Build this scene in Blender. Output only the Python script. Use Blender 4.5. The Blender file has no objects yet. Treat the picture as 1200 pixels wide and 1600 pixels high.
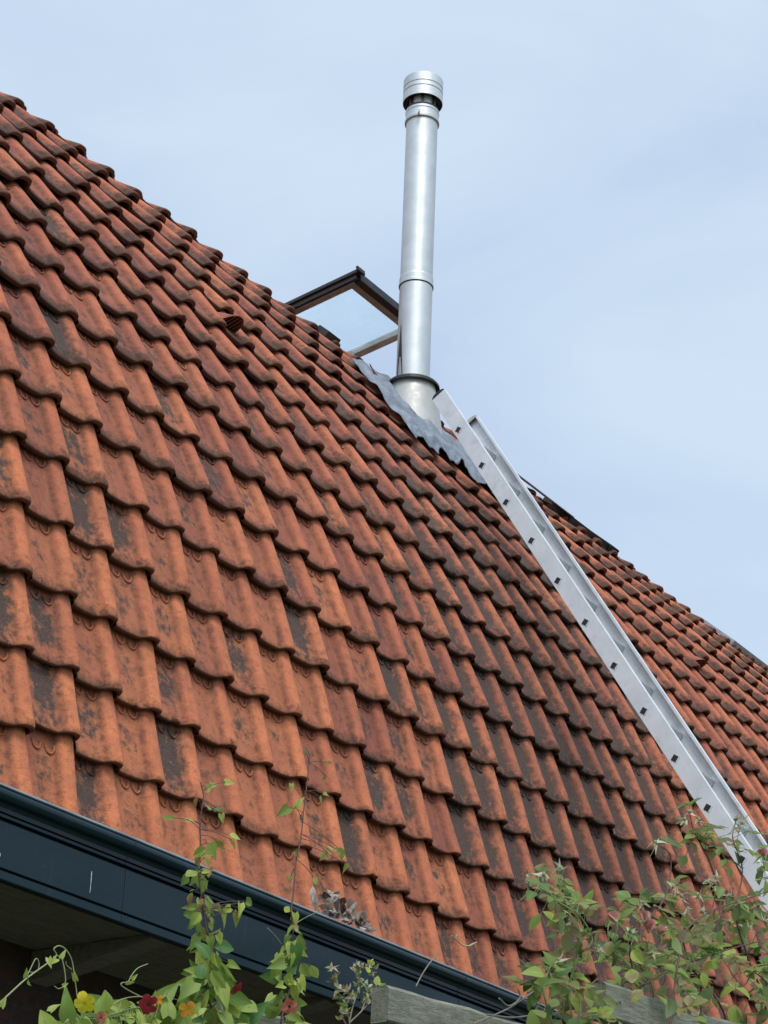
import bpy, bmesh, math, random
import numpy as np
from mathutils import Vector, Matrix
random.seed(7); rng = np.random.default_rng(11)
R = math.radians
S = bpy.context.scene
COL = S.collection
CAMZ = 1.6
# world axes: X runs along the eaves, Y goes into the house, Z is up
MR = np.array([[0.55907151, 0.37793234, 0.73797439], [-0.82828189, 0.2145837, 0.51759342], [0.03725802, -0.90062255, 0.43300214]])
FPX = 3300.0
# ---------------------------------------------------------------- camera, sky, sun, exposure
cd = bpy.data.cameras.new('camera'); cam = bpy.data.objects.new('camera', cd); COL.objects.link(cam)
m = Matrix(((MR[0][0], -MR[0][1], -MR[0][2], 0), (MR[1][0], -MR[1][1], -MR[1][2], 0), (MR[2][0], -MR[2][1], -MR[2][2], CAMZ), (0, 0, 0, 1)))
cam.matrix_world = m
cd.sensor_fit = 'HORIZONTAL'; cd.sensor_width = 36; cd.lens = FPX / 1200 * 36
cd.clip_start = 0.05; cd.clip_end = 3000
S.camera = cam
S.render.resolution_x = 768; S.render.resolution_y = 1024
S.view_settings.view_transform = 'Standard'; S.view_settings.look = 'None'
S.view_settings.exposure = 0.12; S.view_settings.gamma = 1.0

SUN_EL, SUN_AZ = R(56), R(225)      # azimuth measured from +Y towards +X
sd = Vector((math.sin(SUN_AZ) * math.cos(SUN_EL), math.cos(SUN_AZ) * math.cos(SUN_EL), math.sin(SUN_EL)))
sl = bpy.data.lights.new('sun', 'SUN'); sl.energy = 1.85; sl.angle = R(22); sl.color = (1.0, 0.97, 0.92)
so = bpy.data.objects.new('sun', sl); COL.objects.link(so)
so.rotation_euler = sd.to_track_quat('Z', 'Y').to_euler()

wd = bpy.data.worlds.new('World'); S.world = wd; wd.use_nodes = True
nt = wd.node_tree; nt.nodes.clear(); N = nt.nodes.new; L = nt.links.new
out = N('ShaderNodeOutputWorld'); bg = N('ShaderNodeBackground'); bg.inputs[1].default_value = 0.12
sky = N('ShaderNodeTexSky'); sky.sky_type = 'NISHITA'; sky.sun_disc = False
sky.sun_elevation = SUN_EL; sky.sun_rotation = SUN_AZ; sky.air_density = 1.0; sky.dust_density = 1.5
tc = N('ShaderNodeTexCoord')
n1 = N('ShaderNodeTexNoise'); n1.inputs['Scale'].default_value = 3.6; n1.inputs['Detail'].default_value = 8; n1.inputs['Roughness'].default_value = 0.50; n1.inputs['Distortion'].default_value = 0.5
mp = N('ShaderNodeMapping'); mp.inputs['Scale'].default_value = (1, 1, 2.2); mp.inputs['Location'].default_value = (3.1, 0.4, 1.7)
L(tc.outputs['Generated'], mp.inputs[0]); L(mp.outputs[0], n1.inputs['Vector'])
rp = N('ShaderNodeValToRGB'); rp.color_ramp.elements[0].position = 0.33; rp.color_ramp.elements[1].position = 0.68
rp.color_ramp.elements[0].color = (4.25, 5.3, 7.0, 1); rp.color_ramp.elements[1].color = (5.5, 6.65, 7.8, 1)
L(n1.outputs['Fac'], rp.inputs[0])
# the cloud layer is brighter on the sun's side
geo = N('ShaderNodeVectorMath'); geo.operation = 'DOT_PRODUCT'; geo.inputs[1].default_value = sd
L(tc.outputs['Generated'], geo.inputs[0])
mr = N('ShaderNodeMapRange'); mr.inputs['From Min'].default_value = 0.35; mr.inputs['From Max'].default_value = 1.0; mr.inputs['To Min'].default_value = 1.0; mr.inputs['To Max'].default_value = 1.9
L(geo.outputs['Value'], mr.inputs[0])
vm = N('ShaderNodeVectorMath'); vm.operation = 'SCALE'; L(rp.outputs[0], vm.inputs[0]); L(mr.outputs[0], vm.inputs['Scale'])
mx = N('ShaderNodeMix'); mx.data_type = 'RGBA'; mx.inputs[0].default_value = 0.86
L(sky.outputs[0], mx.inputs[6]); L(vm.outputs[0], mx.inputs[7]); L(mx.outputs[2], bg.inputs[0]); L(bg.outputs[0], out.inputs[0])

# ---------------------------------------------------------------- helpers
def ray(px, py):
    return MR @ np.array([px - 600.0, py - 800.0, FPX])
def at(px, py, w):
    "the point at distance w (metres, along Y) in the direction of a photo pixel"
    d = ray(px, py); return Vector((w * d[0] / d[1], w, w * d[2] / d[1] + CAMZ))
def empty(name, loc=(0, 0, 0), parent=None):
    o = bpy.data.objects.new(name, None); COL.objects.link(o); o.location = loc; o.empty_display_size = 0.2
    if parent: o.parent = parent
    return o
def tag(o, label=None, cat=None, group=None, kind=None):
    if label: o['label'] = label
    if cat: o['category'] = cat
    if group: o['group'] = group
    if kind: o['kind'] = kind
    return o
def link(name, me, mat, parent=None):
    o = bpy.data.objects.new(name, me); COL.objects.link(o)
    for mm in (mat if isinstance(mat, (list, tuple)) else [mat]): me.materials.append(mm)
    if parent:
        o.parent = parent
        p = parent; off = Vector((0, 0, 0))
        while p: off += p.location; p = p.parent
        o.location = -off
    return o
class MB:
    def __init__(s): s.v = []; s.f = []; s.sm = []; s.mi = []
    def add(s, vs, fs, smooth=False, mi=0):
        b = len(s.v); s.v += [tuple(v) for v in vs]
        s.f += [tuple(i + b for i in f) for f in fs]; s.sm += [smooth] * len(fs); s.mi += [mi] * len(fs)
    def obox(s, o, ax, ay, az, mi=0, bev=0.0):
        "box from corner o with edge vectors"
        o, ax, ay, az = Vector(o), Vector(ax), Vector(ay), Vector(az)
        if bev <= 0:
            P = [o + ax * i + ay * j + az * k for k in (0, 1) for j in (0, 1) for i in (0, 1)]
            s.add(P, [(0, 2, 3, 1), (4, 5, 7, 6), (0, 1, 5, 4), (2, 6, 7, 3), (0, 4, 6, 2), (1, 3, 7, 5)], False, mi); return
        bm = bmesh.new()
        P = [bm.verts.new(o + ax * i + ay * j + az * k) for k in (0, 1) for j in (0, 1) for i in (0, 1)]
        for f in [(0, 2, 3, 1), (4, 5, 7, 6), (0, 1, 5, 4), (2, 6, 7, 3), (0, 4, 6, 2), (1, 3, 7, 5)]: bm.faces.new([P[i] for i in f])
        bmesh.ops.bevel(bm, geom=bm.edges[:], offset=bev, segments=2, affect='EDGES')
        bm.verts.index_update()
        s.add([v.co for v in bm.verts], [[v.index for v in f.verts] for f in bm.faces], False, mi); bm.free()
    def box(s, x0, x1, y0, y1, z0, z1, mi=0, bev=0.0):
        s.obox((x0, y0, z0), (x1 - x0, 0, 0), (0, y1 - y0, 0), (0, 0, z1 - z0), mi, bev)
    def tube(s, pts, rad, n=7, mi=0, caps=True):
        pts = [Vector(p) for p in pts]; k = len(pts)
        if not hasattr(rad, '__len__'): rad = [rad] * k
        vs = []; prev = None
        for i, p in enumerate(pts):
            t = (pts[min(i + 1, k - 1)] - pts[max(i - 1, 0)])
            t = t.normalized() if t.length > 1e-9 else Vector((0, 0, 1))
            if prev is None:
                a = t.orthogonal().normalized()
            else:
                a = prev - t * prev.dot(t); a = a.normalized() if a.length > 1e-6 else t.orthogonal().normalized()
            prev = a; b = t.cross(a)
            for j in range(n):
                an = 2 * math.pi * j / n; vs.append(p + (a * math.cos(an) + b * math.sin(an)) * rad[i])
        fs = [(i * n + j, i * n + (j + 1) % n, (i + 1) * n + (j + 1) % n, (i + 1) * n + j) for i in range(k - 1) for j in range(n)]
        s.add(vs, fs, True, mi)
        if caps: s.add([vs[j] for j in range(n)], [tuple(reversed(range(n)))], False, mi); s.add([vs[(k - 1) * n + j] for j in range(n)], [tuple(range(n))], False, mi)
    def lathe(s, prof, c, n=48, mi=0, smooth=True, axis=None):
        "prof list of (r, z) around a vertical axis at c"
        c = Vector(c)
        for (r0, z0), (r1, z1) in zip(prof[:-1], prof[1:]):
            vs = [c + Vector((r * math.cos(2 * math.pi * j / n), r * math.sin(2 * math.pi * j / n), z)) for r, z in ((r0, z0), (r1, z1)) for j in range(n)]
            s.add(vs, [(j, (j + 1) % n, n + (j + 1) % n, n + j) for j in range(n)], smooth, mi)
    def extr(s, prof, x0, x1, mi=0, smooth=False):
        "profile list of (y,z) extruded along x"
        n = len(prof); vs = [(x0, p[0], p[1]) for p in prof] + [(x1, p[0], p[1]) for p in prof]
        s.add(vs, [(i, i + 1, n + i + 1, n + i) for i in range(n - 1)], smooth, mi)
    def build(s, name, mat, parent=None):
        me = bpy.data.meshes.new(name); me.from_pydata(s.v, [], s.f)
        me.polygons.foreach_set('use_smooth', s.sm); me.polygons.foreach_set('material_index', s.mi); me.update()
        return link(name, me, mat, parent)
def spline(pts, n=6):
    pts = [Vector(p) for p in pts]; o = []
    P = [pts[0] * 2 - pts[1]] + pts + [pts[-1] * 2 - pts[-2]]
    for i in range(1, len(P) - 2):
        for k in range(n):
            t = k / n; a, b, c, d = P[i - 1:i + 3]
            o.append(0.5 * ((2 * b) + (c - a) * t + (2 * a - 5 * b + 4 * c - d) * t * t + (3 * b - a - 3 * c + d) * t ** 3))
    return o + [pts[-1]]

# ---------------------------------------------------------------- materials
class NM:
    def __init__(s, name):
        s.m = bpy.data.materials.new(name); s.m.use_nodes = True; s.t = s.m.node_tree; s.t.nodes.clear()
        s.out = s.n('ShaderNodeOutputMaterial'); s.b = s.n('ShaderNodeBsdfPrincipled'); s.l(s.b.outputs[0], s.out.inputs[0])
        s.tc = s.n('ShaderNodeTexCoord')
    def n(s, k, **kw):
        x = s.t.nodes.new(k)
        for a, v in kw.items(): setattr(x, a, v)
        return x
    def l(s, a, b): s.t.links.new(a, b)
    def noise(s, scale, detail=4, rough=0.55, vec=None, dist=0.0):
        x = s.n('ShaderNodeTexNoise'); x.inputs['Scale'].default_value = scale; x.inputs['Detail'].default_value = detail; x.inputs['Roughness'].default_value = rough; x.inputs['Distortion'].default_value = dist
        s.l(vec if vec else s.tc.outputs['Object'], x.inputs['Vector']); return x.outputs['Fac']
    def mapv(s, sc, src=None):
        x = s.n('ShaderNodeMapping'); x.inputs['Scale'].default_value = sc; s.l(src if src else s.tc.outputs['Object'], x.inputs[0]); return x.outputs[0]
    def ramp(s, fac, a, b, ca=(0, 0, 0, 1), cb=(1, 1, 1, 1)):
        x = s.n('ShaderNodeValToRGB'); e = x.color_ramp.elements; e[0].position = a; e[1].position = b; e[0].color = ca; e[1].color = cb
        s.l(fac, x.inputs[0]); return x.outputs[0]
    def math(s, op, a, b=0.0, c=0.0, clamp=False):
        x = s.n('ShaderNodeMath', operation=op, use_clamp=clamp)
        for i, v in enumerate((a, b, c)):
            if isinstance(v, (int, float)): x.inputs[i].default_value = v
            else: s.l(v, x.inputs[i])
        return x.outputs[0]
    def rng(s, v, a, b, c=0.0, d=1.0):
        x = s.n('ShaderNodeMapRange'); x.inputs[1].default_value = a; x.inputs[2].default_value = b; x.inputs[3].default_value = c; x.inputs[4].default_value = d; s.l(v, x.inputs[0]); return x.outputs[0]
    def mix(s, f, a, b, bt='MIX'):
        x = s.n('ShaderNodeMix', data_type='RGBA', blend_type=bt)
        for i, v in ((0, f), (6, a), (7, b)):
            if isinstance(v, (int, float)): x.inputs[i].default_value = v
            elif isinstance(v, tuple): x.inputs[i].default_value = v if len(v) == 4 else v + (1,)
            else: s.l(v, x.inputs[i])
        return x.outputs[2]
    def bump(s, h, dist, st=1.0):
        x = s.n('ShaderNodeBump'); x.inputs['Distance'].default_value = dist; x.inputs['Strength'].default_value = st; s.l(h, x.inputs['Height']); s.l(x.outputs[0], s.b.inputs['Normal'])
    def col(s, v):
        if isinstance(v, tuple): s.b.inputs['Base Color'].default_value = v if len(v) == 4 else v + (1,)
        else: s.l(v, s.b.inputs['Base Color'])
        return s
    def rough(s, v):
        if isinstance(v, (int, float)): s.b.inputs['Roughness'].default_value = v
        else: s.l(v, s.b.inputs['Roughness'])
    def metal(s, v): s.b.inputs['Metallic'].default_value = v

def simple(name, c, r=0.7, metal=0.0, var=0.25, sc=12.0, bump=0.0):
    q = NM(name); n = q.noise(sc, 5)
    q.col(q.mix(q.rng(n, 0.3, 0.7), tuple(x * (1 - var) for x in c), tuple(min(1, x * (1 + var)) for x in c)))
    q.rough(q.rng(q.noise(sc * 2.3), 0.3, 0.7, max(0.05, r - 0.1), min(1, r + 0.1))); q.metal(metal)
    if bump: q.bump(q.noise(sc * 6, 6), bump)
    return q.m

def tile_mat():
    q = NM('clay_tile')
    at_ = q.n('ShaderNodeAttribute'); at_.attribute_name = 'tile'; sep = q.n('ShaderNodeSeparateColor'); q.l(at_.outputs['Color'], sep.inputs[0])
    r1, dk, r2, gr = sep.outputs[0], sep.outputs[1], sep.outputs[2], at_.outputs['Alpha']
    uv = q.n('ShaderNodeUVMap', uv_map='UVMap'); su = q.n('ShaderNodeSeparateXYZ'); q.l(uv.outputs[0], su.inputs[0]); U, V = su.outputs[0], su.outputs[1]
    # an offset per tile keeps stains from running across joints
    off = q.n('ShaderNodeCombineXYZ'); q.l(q.math('MULTIPLY', r1, 37.0), off.inputs[0]); q.l(q.math('MULTIPLY', r2, 53.0), off.inputs[1])
    va = q.n('ShaderNodeVectorMath', operation='ADD'); q.l(q.tc.outputs['Object'], va.inputs[0]); q.l(off.outputs[0], va.inputs[1]); vec = va.outputs[0]
    big = q.noise(9, 4, 0.6, vec); mid = q.noise(34, 6, 0.68, vec); fine = q.noise(170, 4, 0.7, vec); streak = q.noise(14, 5, 0.6, q.mapv((3.0, 0.7, 0.7), vec))
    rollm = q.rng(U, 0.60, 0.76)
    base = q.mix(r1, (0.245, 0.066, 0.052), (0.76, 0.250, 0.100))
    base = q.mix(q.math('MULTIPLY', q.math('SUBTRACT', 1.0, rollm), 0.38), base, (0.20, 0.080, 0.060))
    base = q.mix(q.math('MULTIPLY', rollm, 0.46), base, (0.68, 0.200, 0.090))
    base = q.mix(q.math('MULTIPLY', q.rng(big, 0.38, 0.68), 0.50), base, (0.27, 0.090, 0.060))
    base = q.mix(q.math('MULTIPLY', q.rng(streak, 0.48, 0.72), 0.34), base, (0.58, 0.215, 0.10))
    base = q.mix(q.math('MULTIPLY', q.rng(mid, 0.50, 0.70), 0.42), base, (0.135, 0.07, 0.05))
    base = q.mix(q.math('MULTIPLY', q.rng(fine, 0.55, 0.78), 0.45), base, (0.11, 0.07, 0.05))
    crs = q.math('MULTIPLY', q.rng(U, .585, .645), q.rng(U, .72, .66)); crs.node.use_clamp = True  # crease line beside the roll: dirt, with the crease's shade painted in
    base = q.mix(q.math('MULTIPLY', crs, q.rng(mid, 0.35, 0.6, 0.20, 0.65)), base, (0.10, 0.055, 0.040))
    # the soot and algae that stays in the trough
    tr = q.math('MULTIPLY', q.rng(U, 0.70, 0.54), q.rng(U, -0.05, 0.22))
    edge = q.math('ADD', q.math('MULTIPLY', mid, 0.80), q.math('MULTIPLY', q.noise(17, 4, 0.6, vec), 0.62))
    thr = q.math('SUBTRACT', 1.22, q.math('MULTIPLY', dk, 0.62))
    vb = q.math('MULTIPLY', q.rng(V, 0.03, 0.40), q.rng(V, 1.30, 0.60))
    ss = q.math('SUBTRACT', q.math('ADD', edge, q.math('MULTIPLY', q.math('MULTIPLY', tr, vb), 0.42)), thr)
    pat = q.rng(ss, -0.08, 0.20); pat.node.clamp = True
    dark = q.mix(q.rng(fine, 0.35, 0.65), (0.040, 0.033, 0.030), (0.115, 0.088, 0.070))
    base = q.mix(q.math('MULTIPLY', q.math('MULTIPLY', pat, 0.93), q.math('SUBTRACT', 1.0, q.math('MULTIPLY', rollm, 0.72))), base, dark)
    # moss and dirt on the lower lip, plus shade painted on its end face
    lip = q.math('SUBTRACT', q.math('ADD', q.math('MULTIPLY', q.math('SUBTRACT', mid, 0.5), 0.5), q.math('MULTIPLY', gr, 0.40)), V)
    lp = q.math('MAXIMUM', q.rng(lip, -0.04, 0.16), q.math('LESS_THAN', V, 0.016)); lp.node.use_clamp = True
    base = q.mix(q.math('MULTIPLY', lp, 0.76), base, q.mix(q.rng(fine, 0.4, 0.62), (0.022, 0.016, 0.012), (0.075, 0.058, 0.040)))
    st2_ = q.noise(30, 5, 0.7, q.mapv((3.2, 0.55, 0.55), vec)); base = q.mix(q.math('MULTIPLY', q.rng(st2_, 0.60, 0.72), 0.45), base, (0.085, 0.055, 0.040))
    cr_ = q.noise(75, 5, 0.75, vec); base = q.mix(q.math('MULTIPLY', q.math('MULTIPLY', q.rng(cr_, 0.60, 0.68), q.rng(q.noise(7, 2, 0.5, vec), 0.5, 0.65)), 0.5), base, (0.46, 0.30, 0.21))
    # pale lichen specks
    vo = q.n('ShaderNodeTexVoronoi'); vo.inputs['Scale'].default_value = 46; vo.inputs['Randomness'].default_value = 1; q.l(vec, vo.inputs['Vector'])
    sp = q.math('MULTIPLY', q.math('LESS_THAN', q.math('ADD', vo.outputs['Distance'], q.math('MULTIPLY', fine, 0.12)), 0.20), q.math('GREATER_THAN', q.noise(16, 2, 0.5, vec), 0.60))
    base = q.mix(q.math('MULTIPLY', sp, 0.55), base, (0.42, 0.33, 0.25))
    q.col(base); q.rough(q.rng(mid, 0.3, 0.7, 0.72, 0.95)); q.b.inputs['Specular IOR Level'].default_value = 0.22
    q.bump(q.math('ADD', q.math('MULTIPLY', mid, 1.0), q.math('MULTIPLY', fine, 0.6)), 0.0065, 1.0)
    return q.m
M_TILE = tile_mat()
def steel(name, c, r, streak=60.0, amount=0.2):
    q = NM(name); s_ = q.noise(streak, 3, 0.5, q.mapv((1, 1, 0.04))); b = q.noise(9, 5, 0.6); f = q.noise(60, 5, 0.6)
    q.col(q.mix(q.rng(b, 0.35, 0.7), c, tuple(x * 0.86 for x in c))); q.metal(0.72)
    q.rough(q.math('ADD', q.rng(s_, 0.35, 0.65, r - 0.04, r + 0.06), q.math('MULTIPLY', f, amount * 0.4)))
    q.bump(b, 0.004, 0.35); return q.m
M_STEEL = steel('brushed_steel', (0.62, 0.63, 0.61), 0.47)
M_STEEL2 = simple('dull_steel', (0.47, 0.45, 0.41), 0.5, 0.3, 0.15, 9)
def alu():
    q = NM('aluminium'); b = q.noise(7, 5, 0.65); f = q.noise(55, 6, 0.7, q.mapv((1, 1, 0.35)))
    c = q.mix(q.rng(b, 0.3, 0.7), (0.78, 0.80, 0.80), (0.64, 0.66, 0.665)); c = q.mix(q.math('MULTIPLY', q.rng(f, 0.60, 0.78), 0.35), c, (0.38, 0.37, 0.35)); sm_ = q.noise(11, 6, 0.7); c = q.mix(q.math('MULTIPLY', q.rng(sm_, 0.56, 0.68), 0.4), c, (0.42, 0.42, 0.41))
    q.col(c); q.metal(0.35); q.rough(q.rng(f, 0.3, 0.7, 0.38, 0.6)); q.bump(f, 0.001, 0.5); return q.m
M_ALU = alu()
def lead():
    q = NM('lead_sheet'); b = q.noise(10, 6, 0.65); f = q.noise(60, 5, 0.7)
    c = q.mix(q.rng(b, 0.3, 0.68), (0.11, 0.125, 0.145), (0.27, 0.30, 0.34)); c = q.mix(q.math('MULTIPLY', q.rng(f, 0.55, 0.75), 0.5), c, (0.13, 0.135, 0.14))
    q.col(c); q.metal(0.35); q.rough(q.rng(f, 0.3, 0.7, 0.42, 0.7)); q.bump(q.math('ADD', b, q.math('MULTIPLY', f, 0.3)), 0.02, 0.7); return q.m
M_LEAD = lead()
M_ZINC = simple('zinc', (0.42, 0.44, 0.47), 0.45, 0.6)
def fascia():
    q = NM('blue_green_paint'); b = q.noise(3, 5, 0.6, q.mapv((0.4, 1, 2))); f = q.noise(90, 4, 0.6)
    c = q.mix(q.rng(b, 0.3, 0.7), (0.0035, 0.0155, 0.0215), (0.006, 0.021, 0.029)); c = q.mix(q.math('MULTIPLY', q.rng(f, 0.66, 0.72), 0.25), c, (0.10, 0.12, 0.12))
    dr_ = q.noise(5, 6, 0.7, q.mapv((2.6, 1, 0.35))); c = q.mix(q.math('MULTIPLY', q.rng(dr_, 0.56, 0.72), 0.35), c, (0.045, 0.055, 0.052))
    q.col(c); q.rough(q.rng(b, 0.3, 0.7, 0.14, 0.22)); q.b.inputs['Specular IOR Level'].default_value = 0.26; q.bump(b, 0.002, 0.3); return q.m
M_FASC = fascia()
M_GLEAM = simple('bead_highlight_metal', (0.34, 0.38, 0.40), 0.32, 0.7, 0.3, 5)  # pale tone for the highlight added on the gutter bead
def wood(name, c1, c2, c3, sc=(0.5, 9, 9), lich=0.0):
    q = NM(name); g = q.noise(9, 7, 0.7, q.mapv(sc), 0.6); f = q.noise(34, 6, 0.7); k = q.noise(5, 3)
    c = q.mix(q.rng(g, 0.3, 0.7), c1, c2); c = q.mix(q.math('MULTIPLY', q.rng(f, 0.5, 0.72), 0.6), c, c3)
    if lich: c = q.mix(q.math('MULTIPLY', q.rng(k, 0.45, 0.62), lich), c, (0.10, 0.12, 0.07))
    q.col(c); q.rough(0.85); q.bump(q.math('ADD', g, q.math('MULTIPLY', f, 0.5)), 0.008, 0.9); return q.m
M_SOFF = wood('old_soffit_board', (0.13, 0.108, 0.082), (0.20, 0.17, 0.13), (0.05, 0.042, 0.032), (0.6, 7, 7))
M_BEAM = wood('weathered_beam', (0.17, 0.165, 0.12), (0.33, 0.32, 0.25), (0.09, 0.09, 0.06), (0.5, 9, 9), 0.5)
def brick():
    q = NM('dark_brick'); bt = q.n('ShaderNodeTexBrick'); q.l(q.tc.outputs['Object'], bt.inputs['Vector'])
    mpn = q.n('ShaderNodeMapping'); mpn.inputs['Rotation'].default_value = (R(90), 0, 0); q.l(q.tc.outputs['Object'], mpn.inputs[0]); q.l(mpn.outputs[0], bt.inputs['Vector'])
    bt.inputs['Scale'].default_value = 1.0; bt.inputs['Brick Width'].default_value = 0.22; bt.inputs['Row Height'].default_value = 0.062; bt.inputs['Mortar Size'].default_value = 0.006
    bt.inputs['Color1'].default_value = (0.085, 0.030, 0.022, 1); bt.inputs['Color2'].default_value = (0.045, 0.02, 0.018, 1); bt.inputs['Mortar'].default_value = (0.05, 0.045, 0.04, 1)
    n = q.noise(30, 5); q.col(q.mix(q.rng(n, 0.3, 0.7), bt.outputs[0], (0.03, 0.018, 0.015))); q.rough(0.9)
    q.bump(q.math('ADD', q.math('MULTIPLY', bt.outputs['Fac'], -1.0), q.math('MULTIPLY', n, 0.4)), 0.008); return q.m
M_BRICK = brick()
M_BLACK = simple('black_plastic', (0.012, 0.012, 0.014), 0.5)
M_DARKM = simple('brown_black_cladding', (0.045, 0.038, 0.036), 0.42, 0.3)
M_SASH = simple('sash_grey_wood', (0.30, 0.275, 0.24), 0.6)
M_PALE = simple('pale_green_grey_trim', (0.50, 0.545, 0.52), 0.5)
M_GROUND = simple('lawn_ground', (0.085, 0.10, 0.055), 0.95, 0, 0.4, 1.5)
def glass():
    q = NM('window_glass'); q.b.inputs['Base Color'].default_value = (0.90, 0.95, 0.96, 1); q.rough(0.02); q.b.inputs['Transmission Weight'].default_value = 1; q.b.inputs['IOR'].default_value = 1.05
    d = q.n('ShaderNodeBsdfTranslucent'); d.inputs[0].default_value = (0.62, 0.74, 0.78, 1); n = q.noise(8, 4); mxs = q.n('ShaderNodeMixShader'); q.l(q.rng(n, .3, .7, .05, .15), mxs.inputs[0])
    q.l(q.b.outputs[0], mxs.inputs[1]); q.l(d.outputs[0], mxs.inputs[2]); q.l(mxs.outputs[0], q.out.inputs[0]); return q.m
M_GLASS = glass()
def leafm(name, c1, c2, c3=None, tr=0.35, vein=(0.2, 0.28, 0.1), back=(0.46, 0.52, 0.36)):
    q = NM(name); at_ = q.n('ShaderNodeAttribute'); at_.attribute_name = 'lf'; sep = q.n('ShaderNodeSeparateColor'); q.l(at_.outputs['Color'], sep.inputs[0])
    n = q.noise(40, 5, 0.6); c = q.mix(sep.outputs[0], c1, c2)
    if c3: c = q.mix(q.math('MULTIPLY', q.rng(q.math('ADD', n, q.math('MULTIPLY', sep.outputs[1], 0.45)), 0.79, 0.92), 0.9), c, c3)
    c = q.mix(q.math('MULTIPLY', q.rng(sep.outputs[2], 0.16, 0.0), 0.5), c, vein)
    bf = q.n('ShaderNodeNewGeometry'); c2_ = q.mix(0.22, c, back); c = q.mix(bf.outputs['Backfacing'], c, c2_)
    q.col(c); q.rough(q.rng(n, 0.3, 0.7, 0.42, 0.6)); q.bump(n, 0.001, 0.5)
    t = q.n('ShaderNodeBsdfTranslucent'); q.l(c, t.inputs[0]); mxs = q.n('ShaderNodeMixShader'); mxs.inputs[0].default_value = tr
    q.l(q.b.outputs[0], mxs.inputs[1]); q.l(t.outputs[0], mxs.inputs[2]); q.l(mxs.outputs[0], q.out.inputs[0]); return q.m
M_VINE = leafm('vine_leaf', (0.08, 0.20, 0.035), (0.52, 0.60, 0.11), (0.30, 0.14, 0.05), .42)
M_ROSE = leafm('rose_leaf', (0.055, 0.15, 0.03), (0.42, 0.52, 0.09), (0.34, 0.20, 0.09), .45)
M_SEPAL = leafm('sepal', (0.46, 0.44, 0.24), (0.74, 0.68, 0.52), (0.25, 0.14, 0.08))
M_STEMG = simple('green_stem', (0.20, 0.26, 0.09), 0.6, 0, 0.3, 30)
M_STEMR = simple('red_brown_stem', (0.11, 0.055, 0.045), 0.6, 0, 0.4, 30)
M_TENDR = simple('pale_tendril', (0.26, 0.28, 0.13), 0.6, 0, 0.25, 30)
M_TWIG = simple('grey_twig', (0.22, 0.19, 0.15), 0.8, 0, 0.3, 30)
M_DRY = leafm('dry_leaf', (0.10, 0.065, 0.05), (0.80, 0.70, 0.60), (0.04, 0.028, 0.022), 0.15, (0.3, 0.22, 0.16), (0.75, 0.65, 0.55))
def petal(name, c, d): return leafm(name, c, d, None, 0.3, tuple(x * 0.7 for x in c))
M_YEL = petal('yellow_petal', (0.78, 0.62, 0.02), (0.86, 0.74, 0.05)); M_RED = petal('crimson_petal', (0.23, 0.012, 0.02), (0.36, 0.02, 0.03))
M_ORA = petal('orange_petal', (0.75, 0.25, 0.02), (0.85, 0.42, 0.04)); M_SAL = petal('salmon_petal', (0.55, 0.13, 0.09), (0.66, 0.20, 0.14)); M_PINK = petal('pink_petal', (0.62, 0.17, 0.17), (0.75, 0.42, 0.33))
M_DOT = simple('dark_throat', (0.02, 0.006, 0.008), 0.7)
M_WHITE = simple('white_scrape', (0.62, 0.66, 0.68), 0.6)

# ---------------------------------------------------------------- ground
mb = MB(); mb.add([(-400, -400, 0), (400, -400, 0), (400, 400, 0), (-400, 400, 0)], [(0, 1, 2, 3)])
tag(mb.build('ground', M_GROUND), kind='structure')

# ---------------------------------------------------------------- house
house = empty('house', (9.0, 5.0, 0.0))
tag(house, 'house with steep orange and brown pantile roof, dark blue-green gutter board and steel flue', 'house')
TS, TE = 0.22, 0.2794                      # tile cover width and exposed length
th_k = np.degrees(np.array([0])) if 0 else None
kn = [0, 3, 6, 9, 12, 15]; kv = [81.86, 79.56, 71.28, 61.60, 55.39, 49.76]
NB, NA = 2, 6                               # rows below / above the fitted ones
pitch = [83.0] * NB + [float(np.interp(i + 0.5, kn, kv)) for i in range(15)] + [42, 40, 39, 38, 37, 36]
w0, u0 = 4.5933, 2.281
for a in pitch[:NB]: w0 -= TE * math.cos(R(a)); u0 -= TE * math.sin(R(a))
PW, PU = [w0], [u0]
for a in pitch: PW.append(PW[-1] + TE * math.cos(R(a))); PU.append(PU[-1] + TE * math.sin(R(a)))
LIFT, HR = 0.041, 0.036                     # how far a tile's lower end stands off, height of its roll
PH = 0.17                                   # where column edges fall (fraction of a tile)
def H(t):
    xs = [0, .04, .12, .25, .40, .52, .60, .64, .67, .70, .74, .80, .86, .92, .965, 1.0, 1.03]
    hs = [.007, .005, .0025, .001, .0, .0, .001, .005, .014, .024, .031, .0350, .0360, .0350, .030, .017, -.006]
    return np.interp(t, xs, hs)
CROSS = np.array([0, .02, .06, .13, .22, .32, .42, .50, .56, .60, .635, .655, .68, .705, .74, .78, .82, .865, .905, .94, .965, .985, 1.0, 1.012, 1.02, 1.02])
HC = H(CROSS).copy(); HC[-2] = .002; HC[-1] = -.020
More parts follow.
